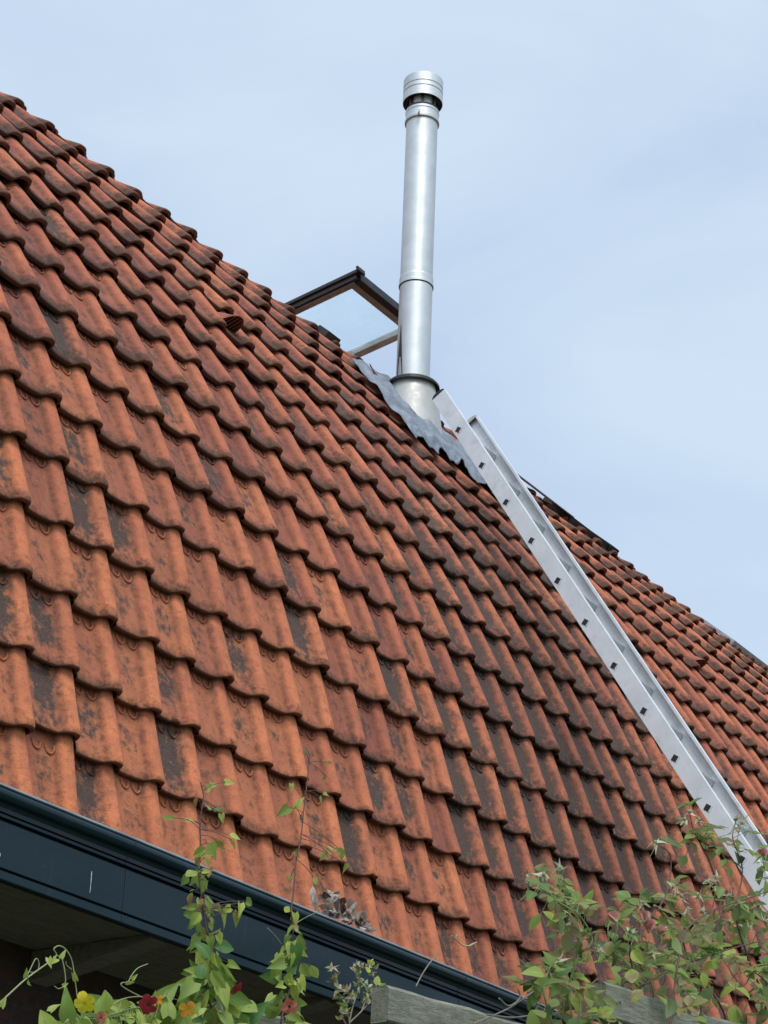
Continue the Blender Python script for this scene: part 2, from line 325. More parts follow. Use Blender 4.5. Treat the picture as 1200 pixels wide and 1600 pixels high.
# smooth the section a little
for _ in range(0): HC[1:-3] = 0.25 * HC[:-4] + 0.5 * HC[1:-3] + 0.25 * HC[2:-2]
ALONG = np.array([0.0, .0012, .004, .009, .018, .04, .09, .15, .21, .265, .33])
DROP = np.array([.0070, .0038, .0015, .0002, -.0012, -.0006, 0, 0, 0, 0, 0])
def tile_template():
    V = []; F = []; UV = []
    nc, na = len(CROSS), len(ALONG)
    for b, dr in zip(ALONG, DROP):
        for t, h in zip(CROSS, HC): V.append((t * TS, b, h - dr + 0.0)); UV.append((t, b / TE))
    for i in range(na - 1):
        for j in range(nc - 1): F.append((i * nc + j, i * nc + j + 1, (i + 1) * nc + j + 1, (i + 1) * nc + j))
    s0 = len(V)                             # front face and a strip of underside
    for k, (b, dn) in enumerate(((0.0, .0070), (.0005, .015), (.003, .0225))):
        for t, h in zip(CROSS, HC): V.append((t * TS, b, h - dn)); UV.append((t, -0.05))
    for k in range(2):
        for j in range(nc - 1):
            a = s0 + k * nc + j; F.append((a + nc, a + nc + 1, a + 1, a))
    u_ = len(V)
    for b in (.003, .10):
        for t, h in zip(CROSS, HC): V.append((t * TS, b, h - .0225)); UV.append((t, -0.05))
    for j in range(nc - 1):
        a = u_ + j; F.append((a + nc, a + nc + 1, a + 1, a))
    # raised half-round lugs that peep out under the course above
    for ct in (0.28, 0.56):
        n, k = 9, 6; base = len(V)
        for i in range(n):
            an = math.pi * i / (n - 1); px_ = ct * TS - 0.019 * math.cos(an); pb = TE - 0.010 - 0.030 * math.sin(an) ** 0.8
            hh = float(H(px_ / TS)) + 0.002
            dx, db = math.sin(an), -math.cos(an)
            for j in range(k):
                a2 = 2 * math.pi * j / k; q = 0.0046
                V.append((px_ - math.cos(an) * q * math.cos(a2), pb - math.sin(an) * q * math.cos(a2), hh + q * math.sin(a2) * 1.2)); UV.append((ct, 0.9))
        for i in range(n - 1):
            for j in range(k):
                F.append((base + i * k + j, base + (i + 1) * k + j, base + (i + 1) * k + (j + 1) % k, base + i * k + (j + 1) % k))
    return np.array(V), np.array(F), np.array(UV)
TV, TF, TUV = tile_template()
# the trough ends in a tongue that hangs lower than the end of the roll
_sm = np.clip((TV[:, 0] / TS - .22) / .58, 0, 1); _sm = _sm * _sm * (3 - 2 * _sm)
TV[:, 1] -= .008 * (1 - _sm) * np.clip(1 - TV[:, 1] / .16, 0, 1)
def off_at(b): return LIFT * (1 - b / TE)
def place(P, k, x0, jit=None):
    "tile-local (a,b,n) -> world, for row k"
    a, b, n = P[:, 0], P[:, 1], P[:, 2]
    if jit is not None:
        yaw, tilt, roll, dn, db, wv = jit
        a2 = a - TS * .5; b2 = b - .14
        n = n + dn + tilt * b2 + roll * a2 + wv * np.sin(a / TS * 3.0 + wv * 900) * 0.6
        a, b = a + yaw * b2, b + db - yaw * a2 * 0.8
    th = R(pitch[k]); d = np.array([math.cos(th), math.sin(th)]); nn = np.array([-math.sin(th), math.cos(th)])
    # rows bend: continue along the next pitch beyond the joint
    o = off_at(b) + n - (LIFT + HR)
    w = PW[k] + d[0] * b + nn[0] * o; u = PU[k] + d[1] * b + nn[1] * o
    return np.stack([x0 + a, w, u + CAMZ], 1)
C0, C1 = 12, 74
rows = len(pitch)
Vs = []; Fs = []; Cs = []; UVs = []; base = 0
def tint(c, k):
    kk = k - NB
    lowleft = max(0, 1 - kk / 7.0) * max(0, min(1, (35 - c) / 8.0))
    o = 0.30 - 0.13 * max(0, min(1, (kk - 5) / 5)) * (c < 46) + 0.52 * lowleft + 0.10 * max(0, 1 - kk / 10) + (0.15 if c > 54 and kk > 9 else 0) + rng.normal(0, 0.22)
    zone = math.exp(-(abs(c - 38.0) / (4.9 if c < 38 else 6.0)) ** 3) * max(0, min(1, (12 - kk) / 2.5)) * (0.8 if kk < 1 else 1)
    dk = 0.10 + 1.25 * zone * rng.uniform(.7, 1.05) + (0.55 * rng.random() + .12 if rng.random() < (0.34 if c < 34 and kk < 5 else 0.13) else 0) + rng.normal(0, 0.12) + 0.16 * max(0, min(1, (kk - 6) / 6))
    g = 0.14 + 0.046 * max(0, kk) + rng.normal(0, 0.12) + (0.12 if c > 44 else 0)
    return (min(1, max(0, o)), min(1, max(0, dk)), rng.random(), min(1.1, max(0.02, g)))
for k in range(rows):
    rj = rng.normal(0, 0.0015)
    for c in range(C0, C1):
        jit = (rng.normal(0, 0.009), rng.normal(0, 0.018), rng.normal(0, 0.022), abs(rng.normal(0, 0.0034)), rj + rng.normal(0, 0.0045) + (0.012 if rng.random() < .03 else 0), rng.normal(0, 0.0020))
        if (c, k - NB) == (21, 0): jit = (0.02, 0.0, 0.0, 0.012, 0.034, 0)
        if (c, k - NB) == (20, 0): jit = (0.0, 0.0, 0.0, 0.004, -0.012, 0)
        x0 = (c + PH) * TS
        TT = TV
        if rng.random() < .16:              # a chipped lower edge
            TT = TV.copy(); t0 = rng.uniform(.15, .95); wd_ = rng.uniform(.03, .09); mk = (TV[:, 1] < .006) & (np.abs(TV[:, 0] / TS - t0) < wd_)
            TT[mk, 1] += rng.uniform(.004, .010); TT[mk, 2] -= rng.uniform(0, .003)
        P = place(TT, k, x0 + rng.normal(0, 0.0010), jit)
        Vs.append(P); Fs.append(TF + base); base += len(P); UVs.append(TUV)
        Cs.append(np.tile(np.array(tint(c, k)), (len(P), 1)))
Vs = np.concatenate(Vs); Fs = np.concatenate(Fs); Cs = np.concatenate(Cs); UVs = np.concatenate(UVs)
def np_mesh(name, V, F, UV=None, C=None):
    me = bpy.data.meshes.new(name); me.vertices.add(len(V)); me.vertices.foreach_set('co', V.astype(np.float32).ravel())
    me.loops.add(F.size); me.loops.foreach_set('vertex_index', F.astype(np.int32).ravel())
    me.polygons.add(len(F)); me.polygons.foreach_set('loop_start', np.arange(0, F.size, 4, dtype=np.int32)); me.polygons.foreach_set('loop_total', np.full(len(F), 4, dtype=np.int32))
    me.polygons.foreach_set('use_smooth', np.ones(len(F), dtype=bool))
    if UV is not None:
        l = me.uv_layers.new(name='UVMap'); l.data.foreach_set('uv', UV[F.ravel()].astype(np.float32).ravel())
    if C is not None:
        a = me.color_attributes.new('tile', 'FLOAT_COLOR', 'POINT'); a.data.foreach_set('color', C.astype(np.float32).ravel())
    me.update(calc_edges=True); me.validate(); return me
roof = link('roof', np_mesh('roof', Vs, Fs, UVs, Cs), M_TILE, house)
def surf(x, srow, extra=0.0):
    "point on the tiled roof at world x and fractional row srow (0 = first fitted course), extra metres proud"
    kf = srow + NB; k = int(math.floor(kf)); b = (kf - k) * TE; t = (x / TS - PH) % 1.0
    p = place(np.array([[t * TS, b, float(H(t)) + extra]]), k, x - t * TS)[0]; return Vector(p)
XL, XR = (C0 + PH) * TS, (C1 + PH) * TS
# boarding under the tiles, rear slope, walls
pr = []
for i in range(len(PW)):
    th = R(pitch[min(i, rows - 1)]); pr.append((PW[i] + math.sin(th) * .13, PU[i] - math.cos(th) * .13 + CAMZ))
rz = pr[-1]
mb = MB(); mb.extr(pr, XL + .02, XR - .02); mb.extr([rz, (rz[0] + 3.2, rz[1] - 3.6)], XL, XR)
for x in (XL + .02, XR - .02):
    mb.add([(x, p[0], p[1]) for p in pr] + [(x, rz[0] + 3.2, rz[1] - 3.6)], [tuple(range(len(pr) + 1))])
mb.build('roof_boarding', M_SOFF, house)
mb = MB(); GW = 4.2; GT = 1.8665 + CAMZ
mb.box(XL + .1, XR - .1, 4.74, rz[0] + 3.1, 0.0, GT - .20)
mb.build('wall', M_BRICK, house)
# gutter board
gp = [(-.19, .035), (-.19, .008), (-.03, .008)]
for i in range(13):
    a = R(200 - 260 * i / 12.0); gp.append((-.002 + .019 * math.sin(R(-80 + 260 * i / 12.0)), .019 - .019 * math.cos(R(-80 + 260 * i / 12.0))))
gp += [(-.012, .042), (-.017, .050), (-.018, .062), (-.030, .063), (-.030, .0675), (-.018, .068), (-.019, .076), (-.040, .079), (-.040, .086), (-.0165, .088), (-.0145, .091), (-.0145, .221), (-.017, .2225), (-.026, .223), (-.026, .2275), (-.015, .229), (-.013, .231), (-.013, .253), (-.016, .256), (-.040, .256), (-.040, .248)]
mb = MB(); prof = [(GW - o, GT - d) for o, d in gp]
mb.extr(prof, XL - .1, XR + .1, 0, False)
n = len(prof)
for x in (XL - .1, XR + .1): mb.add([(x, a, b) for a, b in prof], [tuple(range(n))])
g = mb.build('gutter_board', M_FASC, house)
for p_ in g.data.polygons:
    if p_.index in range(2, 16): p_.use_smooth = True
mb = MB(); mb.tube([(XL - .1, GW - .009, GT + .002), (XR + .1, GW - .009, GT + .002)], .0048, 10); mb.build('bead_highlight', M_GLEAM, house)  # sky highlight along the bead, added as a pale metal tube
for i in range(7):
    x = at(205, 1330, GW).x - 1.9 + i * 1.9
    mb = MB(); mb.extr([(p[0] - .0012, p[1]) for p in prof[3:-2]], x, x + .0035); mb.build('board_joint', M_BLACK, g)
def mark(a, b, r):
    mb = MB(); mb.tube(spline([a, (Vector(a) + Vector(b)) / 2 + Vector((.001, 0, 0)), b], 4), [r * .4, r, r * .7, r, r * .8, r * .6, r, r * .7, r * .2], 5); return mb.build('paint_scrape', M_WHITE, g)
q0 = at(149, 1360, GW); q1 = at(146, 1396, GW)
mark((q0.x, GW + .0150, q0.z), (q1.x, GW + .0150, q1.z), .0016)
q0 = at(5, 1332, GW); mark((q0.x, GW + .0150, q0.z), (q0.x + .002, GW + .0150, q0.z - .010), .0035)
# soffit boards and brackets
for k in range(4):
    mb = MB(); y0 = GW + .042 + k * .122; mb.box(XL - .05, XR + .05, y0, y0 + .118, GT - .246 + .002 * (k % 2), GT - .228); mb.build('soffit_board', M_SOFF, house)
xb = at(234, 1440, 4.25).x
for i in range(-4, 14):
    x = xb + i * 0.92
    if x < XL or x > XR: continue
    mb = MB(); y0, y1 = GW + .045, 4.735
    mb.add([(x + dx, y, z) for dx in (0, .085) for y, z in ((y0, GT - .2475), (y1, GT - .2475), (y1, GT - .345), (y0, GT - .262))], [(0, 1, 2, 3), (7, 6, 5, 4), (0, 3, 7, 4), (3, 2, 6, 7), (2, 1, 5, 6), (1, 0, 4, 5)]); mb.build('soffit_bracket', M_SOFF, house)

# vent tiles: a hood on the trough of one tile, with a louvred mouth
def vent(c, srow, b0, sz=1.0):
    x0 = (c + PH) * TS; k = srow + NB; bx = MB(); n = 15
    b1, ht = b0 + .14, 0.085 * sz
    def pt(t, b, nn): return Vector(place(np.array([[t * TS, b, nn]]), k, x0)[0])
    rings = []
    for i in range(9):
        s_ = i / 8; b = b0 + (b1 - b0) * s_; hh = ht * (1 - s_) ** 0.8; wd_ = 0.30 - 0.12 * s_; lean = 0.030 * (1 - s_)
        rings.append([pt(0.36 + wd_ * math.cos(math.pi * j / (n - 1)) * -1, b - lean * math.sin(math.pi * j / (n - 1)), hh * math.sin(math.pi * j / (n - 1)) - .002) for j in range(n)])
    vs = [p for r_ in rings for p in r_]; bx.add(vs, [(i * n + j, i * n + j + 1, (i + 1) * n + j + 1, (i + 1) * n + j) for i in range(8) for j in range(n - 1)], True)
    o = bx.build('vent_hood', M_VENT, roof)
    bx = MB()
    fr = [pt(0.36 - 0.29 * math.cos(math.pi * j / (n - 1)), b0 + .012 - .030 * math.sin(math.pi * j / (n - 1)), (ht - .004) * math.sin(math.pi * j / (n - 1)) - .002) for j in range(n)]
    bx.add(fr, [tuple(range(n))])
    bx.build('vent_mouth', M_BLACK, roof)
    bx = MB()
    for q in range(5):
        t = 0.36 - 0.19 + 0.095 * q; hh = ht * math.sqrt(max(0, 1 - ((t - .36) / .29) ** 2)) - .006
        bx.tube([pt(t, b0 + .006, 0.0), pt(t, b0 + .006 - .028 * (hh / ht), hh)], .0035, 5)
    bx.build('vent_louvre', M_VENT, roof)
M_VENT = simple('vent_clay', (0.30, 0.085, 0.05), 0.8, 0, 0.3, 20, 0.003)
vent(29, 10, .095, 1.15); vent(51, 10, .10)

# lead flashing under the flue: a sheet dressed over the tiles
def flashing():
    nu, nv = 110, 60; V = []; F = []
    for i in range(nu):
        s_ = i / (nu - 1); c = 37.62 + s_ * 4.75
        lo = 11.50 + 0.10 * math.sin(c * 6.28 + .7) + 0.05 * math.sin(c * 17) + 0.25 * max(0, 1 - abs(s_ - .45) / .3)
        hi = 14.15 if c < 38.8 else (14.15 + min(1, (c - 38.8) / .4) * .75 if c < 40.6 else (14.9 - min(1, (c - 40.6) / .8) * 1.35))
        for j in range(nv):
            v = j / (nv - 1); r_ = lo + (hi - lo) * v; x = c * TS
            t = (c - PH) % 1.0; dt = min(abs(t - .84), 1 - abs(t - .84)); soft = 0.024 * math.exp(-(dt / .22) ** 2)
            kf = r_ + NB; k = int(kf); b = (kf - k) * TE; ph = kf - k; e_ = min(1, v / .12)
            wr = (0.0035 * math.sin(c * 7 + r_ * 4) + 0.0025 * math.sin(c * 19 - r_ * 8 + 1.6 * math.sin(r_ * 5)) + 0.0012 * math.sin(c * 41 + r_ * 19)) 
            o = -.014 + soft + wr + 0.006 * math.cos(6.283 * ph) + .009 * (1 - v)
            nrm = R(0.5 * (pitch[k] + (pitch[k + 1] * ph + pitch[k - 1] * (1 - ph)))) if 0 else R(pitch[k] * (1 - abs(ph - .5)) + abs(ph - .5) * (pitch[k + 1] if ph > .5 else pitch[k - 1]))
            th_ = R(pitch[k]); w = PW[k] + math.cos(th_) * b - math.sin(nrm) * o; u = PU[k] + math.sin(th_) * b + math.cos(nrm) * o
            V.append((x, w, u + CAMZ))
    for i in range(nu - 1):
        for j in range(nv - 1): F.append((i * nv + j, (i + 1) * nv + j, (i + 1) * nv + j + 1, i * nv + j + 1))
    mb = MB(); mb.add(V, F, True); return mb.build('lead_flashing', M_LEAD, house)
fl = flashing(); sm = fl.modifiers.new('thick', 'SOLIDIFY'); sm.thickness = 0.004; sm.offset = 1

# flue
FW = 6.05; FX = 1.4648 * FW; FZ = 0.988 * FW + CAMZ
flue = empty('flue', (FX, FW, FZ), house); flue['label'] = 'tall stainless steel flue pipe with round rain cap'
flue.location = (FX - house.location.x, FW - house.location.y, FZ - house.location.z)
tip = at(655, 189, FW); lean = Vector((0, 0, 1))
hz = tip.z - FZ
def fl_part(name, prof, mat, n=64):
    mb = MB(); mb.lathe(prof, (FX, FW, FZ), n); return mb.build(name, mat, flue)
RP = 0.098
jz = 0.0
jz = (at(645, 445, FW).z - FZ)
fl_part('lower_pipe', [(RP, -.25), (RP, jz + .03)], M_STEEL)
fl_part('upper_pipe', [(RP - .001, jz + .03), (RP - .001, hz + .03)], M_STEEL)
fl_part('joint_band', [(RP, jz - .004), (RP + .006, jz - .004), (RP + .006, jz + .012), (RP + .003, jz + .018), (RP + .003, jz + .05), (RP + .001, jz + .06)], M_STEEL)
fl_part('joint_shadow_gap', [(RP + .0008, jz - .010), (RP + .0045, jz - .006), (RP + .0005, jz - .004)], M_BLACK)
ct = hz
fl_part('cap_band', [(RP, ct - .012), (RP + .006, ct - .012), (RP + .007, ct + .012), (RP + .004, ct + .02), (RP + .004, ct + .055), (RP + .007, ct + .062), (RP + .007, ct + .075), (RP - .002, ct + .085), (RP - .03, ct + .085)], M_STEEL)
fl_part('clamp_line', [(RP + .0065, ct - .012), (RP + .009, ct - .010), (RP + .009, ct + .0), (RP + .0065, ct + .002)], M_STEEL2)
mb = MB(); mb.tube([(FX - RP - .004, FW - .04, FZ + ct - .008), (FX - RP - .030, FW - .06, FZ + ct - .008)], .005, 6); mb.tube([(FX - RP - .018, FW - .055, FZ + ct - .022), (FX - RP - .018, FW - .055, FZ + ct + .01)], .006, 6)
mb.build('clamp_screw', M_STEEL2, flue)
RC = 0.124; cb = ct + .142
fl_part('rain_cap', [(RC - .003, cb - .0), (RC, cb), (RC, cb + .062), (RC - .0035, cb + .065), (RC - .0035, cb + .068), (RC, cb + .071), (RC, cb + .098), (RC - .0035, cb + .101), (RC - .0035, cb + .104), (RC, cb + .107), (RC, cb + .165), (RC - .004, cb + .170), (RC - .06, cb + .185), (0, cb + .192)], M_STEEL)
fl_part('cap_inner', [(RC - .003, cb + .001), (RC - .003, cb + .10), (0, cb + .10)], M_ZINC)
fl_part('cage_ring', [(RP - .004, ct + .0855), (RP + .002, ct + .0855), (RP + .002, ct + .094), (RP - .012, ct + .094)], M_BLACK)
fl_part('cage_ring', [(RP - .012, cb + .012), (RP + .010, cb + .012), (RP + .012, cb + .030), (RP - .012, cb + .030)], M_BLACK)
fl_part('cap_baffle', [(RP - .022, ct + .086), (RP - .022, cb + .02)], simple('bright_baffle', (.72, .72, .74), .5))
for j in range(7):
    a = 2 * math.pi * (j + .15) / 7; mb = MB(); c, s_ = math.cos(a), math.sin(a)
    mb.obox((FX + (RP - .014) * c - .009 * s_, FW + (RP - .014) * s_ + .009 * c, FZ + ct + .0945), (.014 * c, .014 * s_, 0), (.018 * s_, -.018 * c, 0), (0, 0, .0595)); mb.build('cap_strut', M_BLACK, flue)
fl_part('storm_collar', [(RP + .001, .014), (RP + .010, .010), (.148, -.004), (.158, -.016), (.1595, -.030), (.157, -.031), (.154, -.018), (.13, -.004)], M_BLACK)
fl_part('cone', [(.130, -.006), (.134, -.03), (.160, -.17), (.192, -.40)], M_STEEL2)
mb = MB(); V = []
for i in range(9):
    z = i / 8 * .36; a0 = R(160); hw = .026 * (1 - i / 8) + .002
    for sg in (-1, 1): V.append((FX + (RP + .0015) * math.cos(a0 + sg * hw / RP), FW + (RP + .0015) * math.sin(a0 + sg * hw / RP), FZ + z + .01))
mb.add(V, [(2 * i, 2 * i + 1, 2 * i + 3, 2 * i + 2) for i in range(8)], True); mb.build('reflection_strip', M_DARKM, flue)  # dark reflection on the pipe, built in as a tapered strip

# lean slightly: none - the flue is plumb
# roof windows
rw = empty('roof_window', (0, 0, 0), house); rw['label'] = 'open roof window standing up beyond the roof edge left of the flue'
ang = R(8); SD = Vector((0, math.cos(ang), -math.sin(ang))); SN = Vector((0, math.sin(ang), math.cos(ang)))
A = at(556, 424, 6.45); Wd = .70; Ln = .72
def rail(name, mat, dx0, dx1, l0, l1, n0, n1):
    mb = MB(); o = A + Vector((dx0, 0, 0)) + SD * l0 + SN * n0; mb.obox(o, (dx1 - dx0, 0, 0), SD * (l1 - l0), SN * (n1 - n0), bev=.002); return mb.build(name, mat, rw)
rail('cladding_side', M_DARKM, -.012, .030, -.02, Ln, -.018, .006); rail('cladding_side', M_DARKM, Wd - .03, Wd + .012, -.02, Ln, -.018, .006)
rail('cladding_front', M_BLACK, .0305, Wd - .0305, -.012, .035, -.055, .006); rail('cladding_rim', M_BLACK, -.03, .05, -.035, -.0205, -.02, .012)
rail('sash_side', M_DARKM, .002, .022, .002, Ln, -.050, -.0185); rail('sash_side', M_PALE, Wd - .06, Wd - .002, .002, Ln, -.062, -.0185)
rail('sash_side', M_SASH, .0225, .062, .036, Ln, -.060, -.0185); rail('sash_front', M_SASH, .0625, Wd - .0605, .036, .078, -.060, -.0185)
gl = rail('glass', M_GLASS, .05, Wd - .05, .05, Ln, -.034, -.030)
def roof_box(name, xa, xb_, sr, b0, b1, h0, h1, mat, par):
    k = sr + NB; th = R(pitch[k]); mb = MB()
    d = Vector((0, math.cos(th), math.sin(th))); nn = Vector((0, -math.sin(th), math.cos(th)))
    mb.obox(Vector((xa, PW[k], PU[k] + CAMZ)) + d * b0 + nn * h0, (xb_ - xa, 0, 0), d * (b1 - b0), nn * (h1 - h0), bev=.003); return mb.build(name, mat, par)
xf = at(510, 517, 6.3).x
roof_box('base_flashing', xf - .07, xf + .05, 15, .02, .12, -.03, .014, M_DARKM, rw)
rw2 = empty('roof_window', (0, 0, 0), house); rw2['label'] = 'low dark roof window frame on the roof edge right of the ladder'
xa, xm, xc = at(800, 742, 6.3).x, at(877, 787, 6.3).x, at(953, 850, 6.3).x
k = 15
roof_box('zinc_apron', xa - .3, xm, k, -.02, .20, .012, .018, M_ZINC, rw2); roof_box('frame_end', xm - .03, xm, k, -.01, .19, -.02, .0115, M_BLACK, rw2)
roof_box('window_frame', xm + .002, xc, k, .05, .30, -.03, .016, M_DARKM, rw2); roof_box('frame_corner', xc - .10, xc + .008, k, .03, .28, -.028, .024, M_BLACK, rw2)
xe = at(1148, 1003, 6.25).x
roof_box('zinc_edge', xe, xe + 2.2, 15, .05, .40, -.03, .016, M_ZINC, rw2)

# ---------------------------------------------------------------- ladder
ladder = empty('ladder', (0, 0, 0)); tag(ladder, 'long aluminium ladder leaning up against the pantile roof beside the flue', 'ladder')
LS = 1.10
Lp = Vector((7.5629, 4.8869, 4.77837)) * LS; Ld = Vector((-0.01681, -0.14770, -0.23728)) * LS; Lr = Ld.normalized(); rung = Ld.length
Lp.z += CAMZ
LX = Vector((1, 0, 0)) - Lr * Lr.x; LX.normalize(); LN = LX.cross(Lr).normalized()
if LN.y > 0: LN = -LN                       # LN: away from the roof, towards the viewer
LWD, DEP, T = .345, .090, .003
up = -Lr; top = .30; NR = 19
def lrail(side):
    r_ = MB(); x = 0.0 if side == 0 else LWD; inn = 1 if side == 0 else -1
    o = Lp + LX * x + up * top + LN * .014; Dn = Lr * (top + rung * (NR - 1) + .3)
    r_.obox(o - LN * DEP / 2, LX * T * inn, LN * DEP, Dn, bev=.0008)                                     # web
    for s_ in (-1, 1):
        r_.obox(o + LX * T * inn + LN * (s_ * (DEP / 2) - (T if s_ > 0 else 0)), LX * .022 * inn, LN * T, Dn)   # flanges
        r_.obox(o + LX * (T + .022) * inn + LN * (s_ * (DEP / 2) - (.012 if s_ > 0 else 0)), LX * .002 * inn, LN * .012, Dn)
    ro = r_.build('rail', M_ALU, ladder)
    c = MB(); n = 12; ov = []
    for i in range(n + 1):
        a = math.pi * i / n; ov.append(o - LN * (DEP / 2 - .001) * math.cos(a) + up * (.022 * math.sin(a)))
    m2 = [p + LX * .026 * inn for p in ov]
    c.add(ov + m2, [tuple(range(n + 1)), tuple(reversed(range(n + 1, 2 * n + 2)))] + [(i, n + 1 + i, n + 2 + i, i + 1) for i in range(n)], False)
    c.build('end_cap', M_BLACK if side == 0 else M_STEEL2, ladder)
lrail(0); lrail(1)
HS = .032
for i in range(NR):
    p = Lp + Ld * i; a = math.radians(0); e1 = (Lr * math.cos(R(24)) + LN * math.sin(R(24))).normalized(); e2 = e1.cross(LX)
    mb = MB(); mb.obox(p - e1 * HS / 2 - e2 * HS / 2 + LX * .004, LX * (LWD - .008), e1 * HS, e2 * HS, bev=.003); mb.build('rung', M_ALU, ladder)
    mb = MB(); q = HS * .46
    mb.obox(p - e1 * q - e2 * q - LX * .0022, LX * .002, e1 * 2 * q, e2 * 2 * q); mb.build('rung_hole', M_BLACK, ladder)
    mb = MB(); mb.obox(p + e1 * q - e2 * q - LX * .0035, LX * .0033, e1 * .004, e2 * 2.3 * q); mb.build('hole_lip', M_ALU, ladder)

# ---------------------------------------------------------------- pergola
perg = empty('pergola', at(605, 1590, 3.9)); tag(perg, 'grey weathered wooden pergola beams in front of the dark gutter board', 'pergola')
def beam(px, py, w, lenm, hgt, wid, yaw, mat=M_BEAM):
    p = at(px, py, w); d = Vector((math.cos(R(yaw)), math.sin(R(yaw)), 0)); s_ = Vector((-math.sin(R(yaw)), math.cos(R(yaw)), 0))
    bm = bmesh.new(); bmesh.ops.create_grid(bm, x_segments=1, y_segments=1, size=1); bm.clear()
    nx = 40; V = []; F = []
    sec = [(0, .006), (.006, 0), (wid - .006, 0), (wid, .006), (wid, -.006 + hgt), (wid - .008, hgt), (.012, hgt), (0, hgt - .012)]
    m_ = len(sec)
    for i in range(nx + 1):
        x = lenm * (i / nx) ** 1.3; wob = .003 * math.sin(i * 1.7) + .002 * math.sin(i * 4.1)
        for (a, b) in sec:
            V.append(p + d * (x + (.004 * math.sin(a * 90 + b * 70) if i == 0 else 0)) + s_ * (a + wob * .5) + Vector((0, 0, b - hgt + (wob if b > hgt / 2 else 0))))
    for i in range(nx):
        for j in range(m_): F.append((i * m_ + j, i * m_ + (j + 1) % m_, (i + 1) * m_ + (j + 1) % m_, (i + 1) * m_ + j))
    F.append(tuple(range(m_))); F.append(tuple(reversed(range(nx * m_, nx * m_ + m_)))); bm.free()
    mb = MB(); mb.add(V, F); return mb.build('beam', mat, perg)
beam(607, 1538, 3.75, 6.0, .115, .075, -9)
beam(946, 1532, 3.2, 6.0, .115, .075, -9)
beam(346, 1563, 3.95, 5.0, .10, .07, -10)
for (px, w) in ((1180, 3.35),):
    p = at(px, 1700, w); mb = MB(); mb.box(p.x, p.x + .1, p.y, p.y + .1, 0, p.z - .1, bev=.006); mb.build('post', M_BEAM, perg)

# ---------------------------------------------------------------- leaves
class Leaves(MB):
    def __init__(s): super().__init__(); s.c = []
    def leaf(s, p, d, nrm, ln, wd_, kind='ovate', curl=0.25, fold=0.25, r=None, q=None):
        d = Vector(d).normalized(); nrm = Vector(nrm); nrm = (nrm - d * nrm.dot(d)); nrm = nrm.normalized() if nrm.length > 1e-4 else d.orthogonal().normalized(); sd_ = d.cross(nrm)
        prof = {'ovate': [0.06, .62, .95, 1.0, .82, .5, .04], 'arrow': [.75, 1.0, .86, .66, .46, .24, .03], 'petal': [.25, .55, .8, .96, 1.0, .86, .45], 'sepal': [.5, 1, .9, .7, .5, .3, .05]}[kind]
        n = len(prof); V = []; r = random.random() if r is None else r; q = random.random() if q is None else q
        for i, wv in enumerate(prof):
            t = i / (n - 1); cv = -curl * ln * t * t
            if kind == 'arrow' and i == 0: back = -.16 * ln
            else: back = 0
            for j in (-1, -.5, 0, .5, 1):
                wob = random.uniform(-.02, .02) * ln
                V.append(Vector(p) + d * (t * ln + (back * abs(j))) + sd_ * (j * wv * wd_ / 2) + nrm * (cv + fold * abs(j) * wv * wd_ / 2 + wob * abs(j)))
        F = [(i * 5 + j, i * 5 + j + 1, (i + 1) * 5 + j + 1, (i + 1) * 5 + j) for i in range(n - 1) for j in range(4)]
        s.add(V, F, True); s.c += [(r, q, abs(j), 1) for _ in range(n) for j in (-1, -.5, 0, .5, 1)]
    def build(s, name, mat, parent=None):
        o = super().build(name, mat, parent); a = o.data.color_attributes.new('lf', 'FLOAT_COLOR', 'POINT'); a.data.foreach_set('color', np.array(s.c, dtype=np.float32).ravel()); return o
def rv(): return Vector((random.gauss(0, 1), random.gauss(0, 1), random.gauss(0, 1))).normalized()
TOCAM = Vector((-.70, -.55, -.45)).normalized()
def path(pts, w, n=6):
    ww = w if hasattr(w, '__len__') else [w] * len(pts)
    return spline([at(a, b, c) for (a, b), c in zip(pts, ww)], n)
PX = 0.0019                                  # metres per photo pixel at the vines' distance

def vine(name, label, stem, leaves, w, wires=()):
    root = empty(name, (0, 0, 0)); tag(root, label, 'vine')
    mb = MB(); pts = path(stem, w); k = len(pts); mb.tube(pts, [.0035 - .002 * i / k for i in range(k)], 7)
    side = mb; lv = Leaves()
    for (x, y, size, dirx, diry) in leaves:
        p = at(x, y, w + random.uniform(-.06, .05))
        near = min(pts, key=lambda s_: (s_ - p).length)
        side.tube(spline([near - (p - near) * .02, (near + p) / 2 + Vector((0, 0, .006)), p], 3), .0011, 5)
        d = (Vector((dirx * .56 + 0, dirx * -.30, -diry * .9)) + rv() * .35)
        lv.leaf(p, d, TOCAM * -1 * -.8 + Vector((0, 0, .55)) + rv() * .55, size * PX, size * PX * random.uniform(.55, .75), random.choice(['arrow', 'ovate', 'arrow']), random.uniform(.05, .5), random.uniform(.05, .5), r=min(1, max(0, random.gauss(.62 - .25 * (size > 30), .25))), q=random.random() * (1 if y < 1450 else .6))
    mb.build('stem', M_STEMR if name != 'creeping_vine' else M_STEMG, root); lv.build('foliage', M_VINE, root)
    return root
def auto(stem, n0, n1, smin, smax, spread):
    out_ = []
    for i in range(len(stem) - 1):
        (a, b), (c, d) = stem[i], stem[i + 1]; t0 = i / (len(stem) - 1); n_ = int(n0 + (n1 - n0) * t0)
        for k in range(n_):
            t = random.random(); s_ = random.choice((-1, 1)); sz = (smin + (smax - smin) * (1 - t0)) * random.uniform(.7, 1.25)
            out_.append((a + (c - a) * t + s_ * random.uniform(0, spread * (1.15 - .6 * t0)), b + (d - b) * t + random.uniform(-6, 6), sz, s_ * random.uniform(.3, 1), random.uniform(-.2, 1.0)))
    return out_
